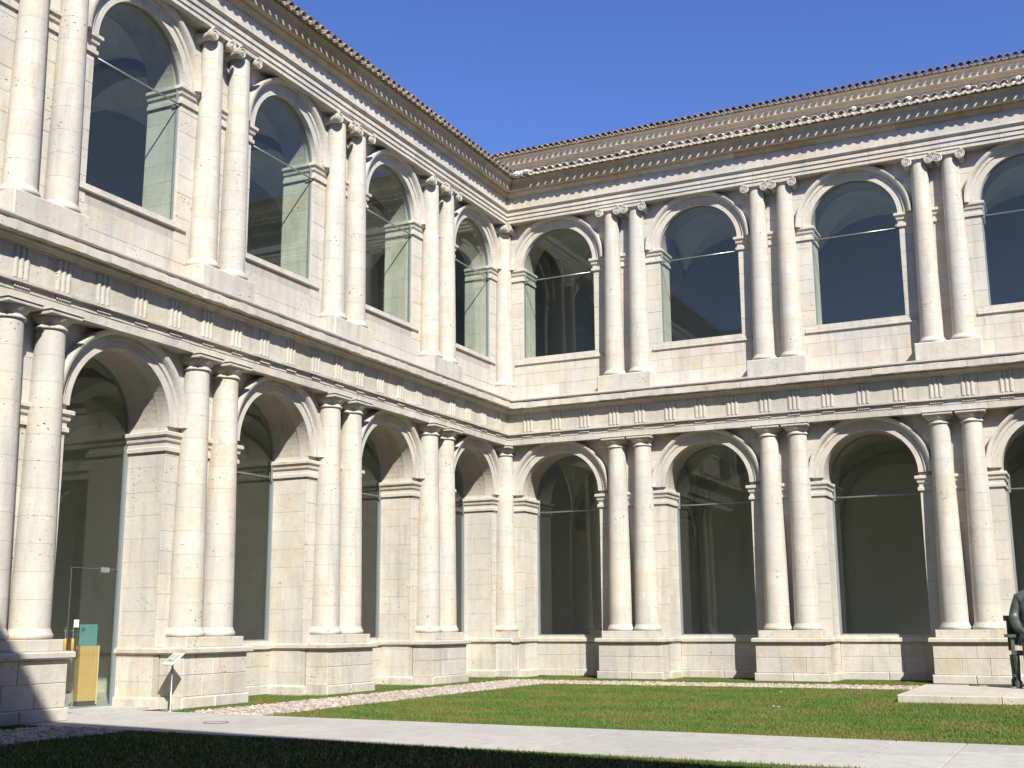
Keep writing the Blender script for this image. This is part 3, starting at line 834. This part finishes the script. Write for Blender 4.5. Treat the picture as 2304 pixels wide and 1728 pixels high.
def build(w, full=True):
    w.wall_core(); w.arches(); w.imposts(); w.plinths()
    if w.detail: w.blocks()
    w.entablature(); w.roof(); w.eaves(); w.gallery(); w.windows(); w.columns()

LX, LY = 28.6, 30.0
wings = []
w = Wing((0, 0, 0), 0, 1, UR, LX, 6, True, 'right hand limestone wing facing the camera, with a second tiled eave above its roof')
w.door = None; wings.append(w)
w = Wing((0, 0, 0), PI/2, -1, UL_, LY, 6, True, 'left hand limestone wing running towards the camera, with the glazed entrance door')
w.door = 3; wings.append(w)
w = Wing((LX, 0, 0), -PI/2, 1, (3.9, 4.387, .8), LY, 6, False, 'far side limestone wing of the courtyard, outside the frame on the right'); w.door = None; w.s = 1; wings.append(w)
w = Wing((LX, -LY-1.4, 0), PI-.14, 1, (3.812, 4.2, .742), LX, 6, False, 'limestone wing behind the camera whose eave shades the near lawn'); w.door = 2; wings.append(w)
for w in wings:
    if not w.detail:
        # plain versions: joined blocks are left out, columns keep their drums through shared meshes
        pass
    build(w)

# ------------------------------------------------------------------ ground, paths, lawns
def sheet(name, poly, z, mat, th=.02):
    mb = MB(); n = len(poly)
    mb.add([(x, y, z) for x, y in poly]+[(x, y, z-th) for x, y in poly], [tuple(range(n)), tuple(range(2*n-1, n-1, -1))]+[(i, (i+1) % n, n+(i+1) % n, n+i) for i in range(n)])
    return tag(mb.obj(name, mat), kind='structure')
S_ = 600
gm = MB(); gm.add([(-S_, -S_, -.06), (S_, -S_, -.06), (S_, S_, -.06), (-S_, S_, -.06)], [(0, 1, 2, 3)]); tag(gm.obj('ground', SOIL), kind='structure')
PN = lambda x: -14.20-.052*(x-2.6)        # north edge of the near path
PS = lambda x: PN(x)-2.95
PX0, PX1 = 13.36, 16.2                    # crossing path
sheet('lawn', [(-1.05, PN(0)+.15), (1.06, PN(1)), (1.06, -1.75), (28.2, -1.75), (28.2, 1.05), (-1.05, 1.05)], -.012, TURF, .04)
sheet('lawn', [(2.65, PN(2.65)), (PX0, PN(PX0)), (PX0, -3.2), (2.65, -3.2)], 0., TURF, .05)
sheet('lawn', [(PX0, PN(PX0)), (26, PN(26)), (26, -3.2), (PX0, -3.2)], 0., TURF, .05)
sheet('lawn', [(2.65, PS(2.65)), (PX0, PS(PX0)), (PX0, -29.5), (2.65, -29.5)], 0., TURF, .05)
sheet('lawn', [(WF, PS(0)), (1.06, PS(1)), (1.06, -29.8), (WF, -29.8)], -.012, TURF, .04)
sheet('gravel_bed', [(1.06, PN(1)), (2.65, PN(2.65)), (2.65, -3.2), (28.2, -3.2), (28.2, -1.75), (1.06, -1.75)], -.02, SOIL, .03)
sheet('gravel_bed', [(1.06, PS(1)), (2.65, PS(2.65)), (2.65, -29.5), (1.06, -29.5)], -.02, SOIL, .03)
# path: bed + slabs
pb = sheet('path', [(WF-.9, PN(0)+.1), (1.0, PN(1)), (27.5, PN(27.5)), (27.5, PS(27.5)), (WF, PS(0)), (WF-.9, PS(0)+.1)], -.006, MORTAR, .05)
def slab(pts, z=.012):
    cx = sum(p[0] for p in pts)/len(pts); cy = sum(p[1] for p in pts)/len(pts); g = .008
    q = [(x+math.copysign(g, cx-x), y+math.copysign(g, cy-y)) for x, y in pts]; q2 = [(x+math.copysign(g*2, cx-x), y+math.copysign(g*2, cy-y)) for x, y in pts]
    z += jit(.0012); n = len(q); mb = MB(); t = R.uniform(-.5, .5)
    mb.add([(x, y, -.004) for x, y in q]+[(x, y, z-.004) for x, y in q]+[(x, y, z) for x, y in q2], [tuple(range(2*n, 3*n))]+[(i, (i+1) % n, n+(i+1) % n, n+i) for i in range(n)]+[(n+i, n+(i+1) % n, 2*n+(i+1) % n, 2*n+i) for i in range(n)], t)
    return mb.obj('paving_slab', PAVE, pb)
xs = [WF-.28, 1.9, 4.2, 6.6, 8.9, 10.95, 12.55, PX0]
def lerp(a, b, t): return a+(b-a)*t
for a, b in zip(xs, xs[1:]):
    rows = (0, 1.0) if b-a > 2.2 else (0, 1.)
    rows = (0, .42, 1.) if a > 10 else (0, 1.)
    for p, q in zip(rows, rows[1:]):
        slab([(a, lerp(PS(a), PN(a), p)), (b, lerp(PS(b), PN(b), p)), (b, lerp(PS(b), PN(b), q)), (a, lerp(PS(a), PN(a), q))])
for i in range(6):
    for j in range(2):
        a, b = PX0+j*1.42, PX0+(j+1)*1.42; y0 = PS(PX0)+.0+i*.0
        ya, yb = -29.4+i*2.05, -29.4+(i+1)*2.05
        slab([(a, ya), (b, ya), (b, min(yb, PS(b))), (a, min(yb, PS(b)))])
for j in range(2):
    a, b = PX0+j*1.42, PX0+(j+1)*1.42
    slab([(a, PS(a)), (b, PS(b)), (b, -15.62), (a, -15.82)] if j == 0 else [(a, PS(a)), (b, PS(b)), (b, -15.4), (a, -15.62)])
    slab([(a, -15.82), (b, -15.62), (b, PN(b)), (a, PN(a))] if j == 0 else [(a, -15.62), (b, -15.4), (b, PN(b)), (a, PN(a))])
for i in range(4):
    a, b = PX1+i*2.6, PX1+(i+1)*2.6; slab([(a, PS(a)), (b, PS(b)), (b, PN(b)), (a, PN(a))])
sheet('path', [(PX0, PS(PX0)-.001), (PX1, PS(PX1)-.001), (PX1, -29.5), (PX0, -29.5)], -.006, MORTAR, .05)

# gravel
pm = MB()
def pebble(x, y, z, r):
    a = R.uniform(0, PI); sx, sy, sz = r*R.uniform(.8, 1.3), r*R.uniform(.6, 1.), r*R.uniform(.45, .75)
    ca, sa = math.cos(a), math.sin(a); vs = []
    for (px, py, pz) in ((1, 0, 0), (.5, .87, .1), (-.5, .87, -.1), (-1, 0, .1), (-.5, -.87, 0), (.5, -.87, 0), (.45, .1, .85), (-.4, .35, .9), (-.2, -.5, .85)):
        px, py = px*sx*R.uniform(.85, 1.1), py*sy*R.uniform(.85, 1.1); vs.append((x+px*ca-py*sa, y+px*sa+py*ca, z+pz*sz))
    pm.add(vs, [(0, 1, 6), (1, 2, 7, 6), (2, 3, 7), (3, 4, 8, 7), (4, 5, 8), (5, 0, 6, 8), (6, 7, 8)], R.uniform(-.5, .5), True)
def scatter(x0, x1, y0, y1, n, ok=lambda x, y: True):
    for _ in range(n):
        x, y = R.uniform(x0, x1), R.uniform(y0, y1)
        if ok(x, y): pebble(x, y, R.uniform(-.008, .012), R.uniform(.028, .06))
scatter(1.06, 2.65, -14.25, -1.75, 8500, lambda x, y: y > PN(x)+.02)
scatter(2.65, 16.5, -3.2, -1.75, 6500)
scatter(1.06, 2.65, -22, -17.0, 3400, lambda x, y: y < PS(x)-.02)
tag(pm.obj('gravel', PEB), 'pale rounded river pebbles in the strip round the lawn', 'gravel', kind='stuff')

# grass blades
import numpy as np
rg = np.random.default_rng(3)
def blades(name, regions, label):
    V = []
    for (x0, x1, y0, y1, n, f) in regions:
        x = rg.uniform(x0, x1, n); y = rg.uniform(y0, y1, n)
        if f is not None:
            k = f(x, y); x, y = x[k], y[k]
        m = len(x); a = rg.uniform(0, 2*PI, m); h = rg.uniform(.014, .04, m); w = rg.uniform(.005, .010, m)
        z0 = np.full(m, -.012); lx = rg.normal(0, .014, m); ly = rg.normal(0, .014, m)
        p = np.stack([np.stack([x-w*np.cos(a), y-w*np.sin(a), z0], 1), np.stack([x+w*np.cos(a), y+w*np.sin(a), z0], 1), np.stack([x+lx, y+ly, h], 1)], 1)
        V.append(p.reshape(-1, 3))
    V = np.concatenate(V); n = len(V)//3
    me = bpy.data.meshes.new(name); me.vertices.add(len(V)); me.vertices.foreach_set('co', V.ravel())
    me.loops.add(len(V)); me.loops.foreach_set('vertex_index', np.arange(len(V)))
    me.polygons.add(n); me.polygons.foreach_set('loop_start', np.arange(0, len(V), 3)); me.polygons.foreach_set('loop_total', np.full(n, 3))
    me.update(); me.validate(); me.materials.append(BLADE)
    o = bpy.data.objects.new(name, me); col.objects.link(o); return tag(o, label, 'grass', kind='stuff')
pn = lambda x: -14.20-.052*(x-2.6)
onslab = lambda x, y: ~((x > 11.45) & (y > -7.4) & (y < -3.25))
blades('grass', [(2.62, 17, -15, -3.18, 260000, lambda x, y: (y > pn(x)-.02+.02*np.sin(x*37)) & onslab(x, y)),
                 (.4, 1.08, -14.1, -.4, 26000, None), (-.95, .42, -14., -.4, 22000, lambda x, y: y > -13.3), (1., 16.5, -1.78, .95, 70000, None)], 'short green lawn with yellowed patches beyond the pale path')
blades('grass', [(2.62, 13.3, -22, -17.1, 90000, lambda x, y: y < pn(x)-2.97), (-.1, 1.06, -22, -17.1, 10000, lambda x, y: y < pn(x)-2.97)], 'shaded dark lawn along the bottom edge of the photo')

# small flowers in the lawn
def flower(x, y, c, r, label, grp):
    e = bpy.data.objects.new('lawn_flower', None); col.objects.link(e); e.location = (x, y, 0)
    tag(e, label, 'flower', grp)
    mb = MB(); mb.tube([(0, 0, 0), (0, 0, .06)], .004, 5); mb.obj('stem', BLADE, e)
    mb = MB()
    for k in range(6):
        a = k*PI/3; mb.add([(0, 0, .06), (r*math.cos(a-.4), r*math.sin(a-.4), .075), (r*1.3*math.cos(a), r*1.3*math.sin(a), .07), (r*math.cos(a+.4), r*math.sin(a+.4), .075)], [(0, 1, 2, 3)])
    mb.lathe([(r*.4, .062), (r*.35, .08)], 6, smooth=False); mb.obj('petals', c, e)
YEL = simple('orange_petal', (.75, .38, .03), .6); WHT = simple('white_petal', (.75, .75, .70), .6)
for (dx, dy), w_ in zip(((0, 0), (.1, .02), (.24, .05), (.34, -.03)), ('leftmost of the four small orange flowers in the lawn', 'second from the left of the four small orange flowers', 'third from the left of the four small orange flowers', 'rightmost of the four small orange flowers in the lawn')): flower(5.62+dx, -4.6+dy, YEL, .025, w_, 'orange flowers in the lawn')
for (x, y), w_ in zip(((9.93, -10.1), (10.03, -10.2), (9.05, -5.9)), ('left flower of the white pair in mid lawn', 'right flower of the white pair in mid lawn', 'single small white flower in the lawn nearer the gravel strip')): flower(x, y, WHT, .022, w_, 'white flowers in the lawn')

# drain cover in the path
e = bpy.data.objects.new('drain_cover', None); col.objects.link(e); e.location = (2.91, -15.66, .0135); tag(e, 'round flush drain cover in the pale path near the entrance', 'drain cover')
mb = MB(); mb.lathe([(.17, 0), (.17, .002)], 24); mb.obj('lid', PAVE, e)
mb = MB(); pts = [(.18*math.cos(t), .18*math.sin(t), .001) for t in [2*PI*i/28 for i in range(29)]]; mb.tube(pts, .006, 5); mb.obj('rim', DARK, e)

# ------------------------------------------------------------------ information lectern
e = bpy.data.objects.new('lectern', None); col.objects.link(e); e.location = (.50, -13.95, .012); e.rotation_euler.z = math.radians(-24)
tag(e, 'small steel lectern with a tilted pale information panel beside the entrance', 'lectern')
mb = MB(); mb.lathe([(.15, 0), (.15, .008), (.03, .012), (.019, .02), (.019, .80)], 20); mb.obj('post', STEEL, e)
pl = MB(); pl.box(-.21, .21, -.15, .15, -.008, .008); P = pl.obj('panel', SIGNP, e, (0, 0, .86)); P.rotation_euler = (math.radians(40), 0, 0)
tx = MB()
for i in range(7): tx.box(-.17, -.17+R.uniform(.12, .16), .09-i*.026, .096-i*.026, .0085, .0095); tx.box(.02, .02+R.uniform(.10, .15), .09-i*.026, .096-i*.026, .0085, .0095)
tx.obj('text_lines', INK, P)
br = MB(); br.tube([(0, 0, .78), (0, 0, .855)], .016, 8); br.box(-.07, .07, -.05, .05, .838, .846); br.obj('panel_bracket', STEEL, e)

# ------------------------------------------------------------------ wooden reception stand behind the glass door
e = bpy.data.objects.new('display_stand', None); col.objects.link(e); e.location = (-1.42, -14.02, .05); e.rotation_euler.z = math.radians(70)
tag(e, 'blond wooden upright stand with a teal panel behind the entrance glass', 'display stand')
mb = MB(); mb.box(-.17, .17, -.09, .09, .09, 1.04); mb.obj('cabinet', WOOD, e)
mb = MB(); mb.box(.172, .185, -.095, .095, .03, 1.045); mb.obj('side_board', simple('pale_edge', (.75, .66, .42), .5), e)
mb = MB(); mb.box(-.155, .165, -.075, .075, 0, .089); mb.obj('foot', DARK, e)
mb = MB(); mb.box(-.165, .165, -.012, .012, 1.041, 1.42); tp = mb.obj('teal_panel', TEAL, e)
mb = MB(); pts = []
for i in range(12):
    a = 2*PI*i/12; q = .062 if i % 2 == 0 else .022; pts.append((-.10+q*math.cos(a), 1.33+q*math.sin(a)))
mb.prism(pts, -.016, -.0125); mb.obj('star_mark', INK, tp)

# ------------------------------------------------------------------ stone podium
e = bpy.data.objects.new('podium', None); col.objects.link(e); e.location = (11.5, -7.38, 0); tag(e, 'low grey stone podium slab on the lawn under the bronze statue', 'podium')
for (x0, x1) in ((0, 1.75), (1.75, 3.5), (3.5, 5.2)):
    for (y0, y1) in ((0, 2.05), (2.05, 4.1)):
        mb = MB(); mb.cbox(x0+.003, x1-.003, y0+.003, y1-.003, -.03, .135+jit(.002), .012, R.uniform(-.5, .5)); mb.obj('podium_stone', STONE2, e)

# ------------------------------------------------------------------ bronze statue: seated man in a long coat on a chair
ST = bpy.data.objects.new('statue', None); col.objects.link(ST); ST.location = (13.80, -3.95, .137); ST.rotation_euler.z = math.radians(8)
tag(ST, 'green patinated bronze statue of a seated man in a coat, cut by the right edge', 'statue')
def skin(name, verts, edges, radii, parent, mat, sub=2):
    me = bpy.data.meshes.new(name); me.from_pydata(verts, edges, []); me.materials.append(mat)
    o = bpy.data.objects.new(name, me); col.objects.link(o); o.parent = parent
    m = o.modifiers.new('skin', 'SKIN'); m.use_smooth_shade = True
    for i, v in enumerate(me.skin_vertices[0].data):
        r = radii[i]; v.radius = r if isinstance(r, tuple) else (r, r); v.use_root = (i == 0)
    s2 = o.modifiers.new('sub', 'SUBSURF'); s2.levels = sub; s2.render_levels = sub
    return o
K = 1.62       # larger than life
def kv(l): return [(x*K, y*K, z*K) for x, y, z in l]
body_v = kv([(0, .10, .52), (0, .11, .70), (0, .10, .90), (0, .09, 1.08), (0, .06, 1.20), (0, .05, 1.26),   # 0-5 spine, neck
    (-.11, .05, .52), (-.16, -.36, .53), (-.17, -.38, .28), (-.17, -.40, .09), (-.18, -.52, .045), (-.185, -.60, .035),  # right leg 6-11
    (.11, .05, .52), (.15, -.38, .53), (.16, -.34, .28), (.16, -.33, .09), (.17, -.45, .045), (.175, -.53, .035),     # left leg 12-17
    (-.19, .09, 1.07), (-.27, .06, .84), (-.24, -.14, .70), (-.17, -.26, .66),                     # right arm 18-21
    (.19, .09, 1.07), (.27, .06, .84), (.24, -.14, .70), (.17, -.26, .66)])
body_e = [(0, 1), (1, 2), (2, 3), (3, 4), (4, 5), (0, 6), (6, 7), (7, 8), (8, 9), (9, 10), (10, 11), (0, 12), (12, 13), (13, 14), (14, 15), (15, 16), (16, 17),
          (3, 18), (18, 19), (19, 20), (20, 21), (3, 22), (22, 23), (23, 24), (24, 25)]
rr = [  .165, .16, .175, .155, .078, .070, .115, .082, .068, .052, .045, .03, .115, .082, .068, .052, .045, .03, .082, .066, .052, .036, .082, .066, .052, .036]
rad = [((r*K*1.12, r*K*.78) if i in (1, 2, 3) else r*K) for i, r in enumerate(rr)]
skin('figure', body_v, body_e, rad, ST, BRONZE)
# head with face
hd = MB()
def head_r(ph, th):
    # th: 0 = face (-y)
    r = .098
    x, y, z = math.cos(ph)*math.sin(th)*.078, -math.cos(ph)*math.cos(th)*.096, math.sin(ph)*.122
    f = max(0, math.cos(th))*max(0, math.cos(ph))
    if z < -.03: x *= 1-(-.03-z)*3.0; y *= 1-(-.03-z)*1.2
    nose = math.exp(-((th)**2)/.018-((z+.012)**2)/.0007)*.024; y -= nose
    for sx in (-1, 1): y += math.exp(-((th-sx*.38)**2)/.02-((z-.018)**2)/.0002)*.010
    y -= math.exp(-(th**2)/.10-((z-.040)**2)/.0002)*.006
    y += math.exp(-(th**2)/.06-((z+.052)**2)/.00004)*.005; y -= math.exp(-(th**2)/.05-((z+.088)**2)/.0003)*.008
    return x, y, z
nph, nth = 26, 36; vs = []
for i in range(nph+1):
    for j in range(nth):
        th = 2*PI*j/nth; th = th-2*PI if th > PI else th
        x, y, z = head_r(-PI/2+PI*i/nph, th); vs.append((x*K*1.16, (y*1.16+.035)*K, (z*1.14+1.36)*K))
hd.add(vs, [(i*nth+j, i*nth+(j+1) % nth, (i+1)*nth+(j+1) % nth, (i+1)*nth+j) for i in range(nph) for j in range(nth)], 0., True)
for sx in (-1, 1):
    n = 10; hd.tube([(sx*.092*K, (.040+.020*math.cos(2*PI*i/n))*K, (1.355+.034*math.sin(2*PI*i/n))*K) for i in range(n+1)], .009*K, 6)
HD = hd.obj('head', BRONZE, ST)
hr = MB(); vs = []
for i in range(10):
    for j in range(24):
        ph = .15+(PI/2-.15)*i/9; th = 2*PI*j/24; back = (1-math.cos(th))/2
        ph2 = ph-(.9*back)*(1-i/9); q = 1.07+.015*math.sin(th*9+i)
        q *= 1.16; vs.append((math.cos(ph2)*math.sin(th)*.078*q*K, (-math.cos(ph2)*math.cos(th)*.096*q+.037)*K, (math.sin(ph2)*.120*q+1.362)*K))
hr.add(vs, [(i*24+j, i*24+(j+1) % 24, (i+1)*24+(j+1) % 24, (i+1)*24+j) for i in range(9) for j in range(24)], 0., True); hr.obj('hair', BRONZE, HD)
# jacket skirt and trouser folds: cloth over the thighs
ck = MB(); vs = []; n = 28
rings = [(1.165, .085, .075, .065), (1.13, .15, .10, .07), (1.085, .205, .125, .075), (1.0, .222, .145, .08), (.88, .205, .155, .08), (.74, .19, .165, .08), (.62, .215, .19, .06), (.50, .255, .24, .02)]
for z, a, b, yo in rings:
    for j in range(n):
        t = 2*PI*j/n; k = 1+.02*math.sin(5*t+z*9)
        vs.append((a*k*math.cos(t)*K, (yo+b*k*math.sin(t))*K, z*K))
ck.add(vs, [(i*n+j, i*n+(j+1) % n, (i+1)*n+(j+1) % n, (i+1)*n+j) for i in range(len(rings)-1) for j in range(n)], 0., True); ck.obj('jacket', BRONZE, ST)
lp = MB()
for sx in (-1, 1):
    lp.tube([(sx*.065*K, .0*K, 1.15*K), (sx*.085*K, -.055*K, 1.04*K), (sx*.02*K, -.083*K, .86*K)], [.010*K, .016*K, .006*K], 8)
lp.tube([(0, -.082*K, .86*K), (.004*K, -.090*K, .74*K), (.01*K, -.135*K, .60*K)], .006*K, 6)
tag(lp.obj('lapels', BRONZE, ST), kind=None)
# hands: palm and five curled fingers on the lap
for sx in (-1, 1):
    bx, by, bz = sx*.155, -.30, .655
    vs_ = [(bx, by, bz), (bx-sx*.02, by-.06, bz-.01)]; ed = [(0, 1)]; ra = [(.036*K, .022*K), (.040*K, .018*K)]
    for f in range(4):
        o = (f-1.5)*.021; ln = (.034, .040, .038, .030)[f]; i0 = len(vs_)
        vs_ += [(bx-sx*.02+o, by-.085, bz-.012), (bx-sx*.022+o, by-.085-ln, bz-.022), (bx-sx*.024+o, by-.085-ln*1.5, bz-.048)]
        ed += [(1, i0), (i0, i0+1), (i0+1, i0+2)]; ra += [.0105*K, .0095*K, .0075*K]
    i0 = len(vs_); vs_ += [(bx-sx*.045, by-.045, bz-.008), (bx-sx*.062, by-.075, bz-.018)]; ed += [(0, i0), (i0, i0+1)]; ra += [.013*K, .010*K]
    skin('hand', kv(vs_), ed, ra, ST, BRONZE, 1)
# chair: armchair with turned legs
CH = bpy.data.objects.new('bronze_chair', None); col.objects.link(CH); CH.parent = ST
mb = MB(); mb.cbox(-.31*K, .31*K, -.28*K, .30*K, .385*K, .435*K, .01); mb.obj('seat', BRONZE, CH)
mb = MB(); mb.box(-.29*K, .29*K, .27*K, .31*K, .50*K, .80*K); mb.cbox(-.37*K, .37*K, .255*K, .325*K, .80*K, .865*K, .02); mb.box(-.34*K, -.29*K, .26*K, .31*K, .435*K, .80*K); mb.box(.29*K, .34*K, .26*K, .31*K, .435*K, .80*K); mb.obj('backrest', BRONZE, CH)
for sx in (-1, 1):
    for sy in (-1, 1):
        mb = MB(); mb.lathe([(.030*K, 0), (.042*K, .03*K), (.042*K, .08*K), (.026*K, .10*K), (.030*K, .22*K), (.036*K, .30*K), (.036*K, .384*K)], 12, sx*.30*K, sy*.27*K); mb.obj('leg', BRONZE, CH)
    mb = MB(); mb.cbox(sx*.335*K-.045*K, sx*.335*K+.045*K, -.33*K, .30*K, .60*K, .635*K, .01); mb.box(sx*.33*K-.03, sx*.33*K+.03, -.30*K, -.26*K, .436*K, .6005*K); mb.obj('armrest', BRONZE, CH)
    mb = MB(); mb.box(sx*.30*K-.025, sx*.30*K+.025, -.24*K, .24*K, .12*K, .16*K); mb.obj('stretcher', BRONZE, CH)
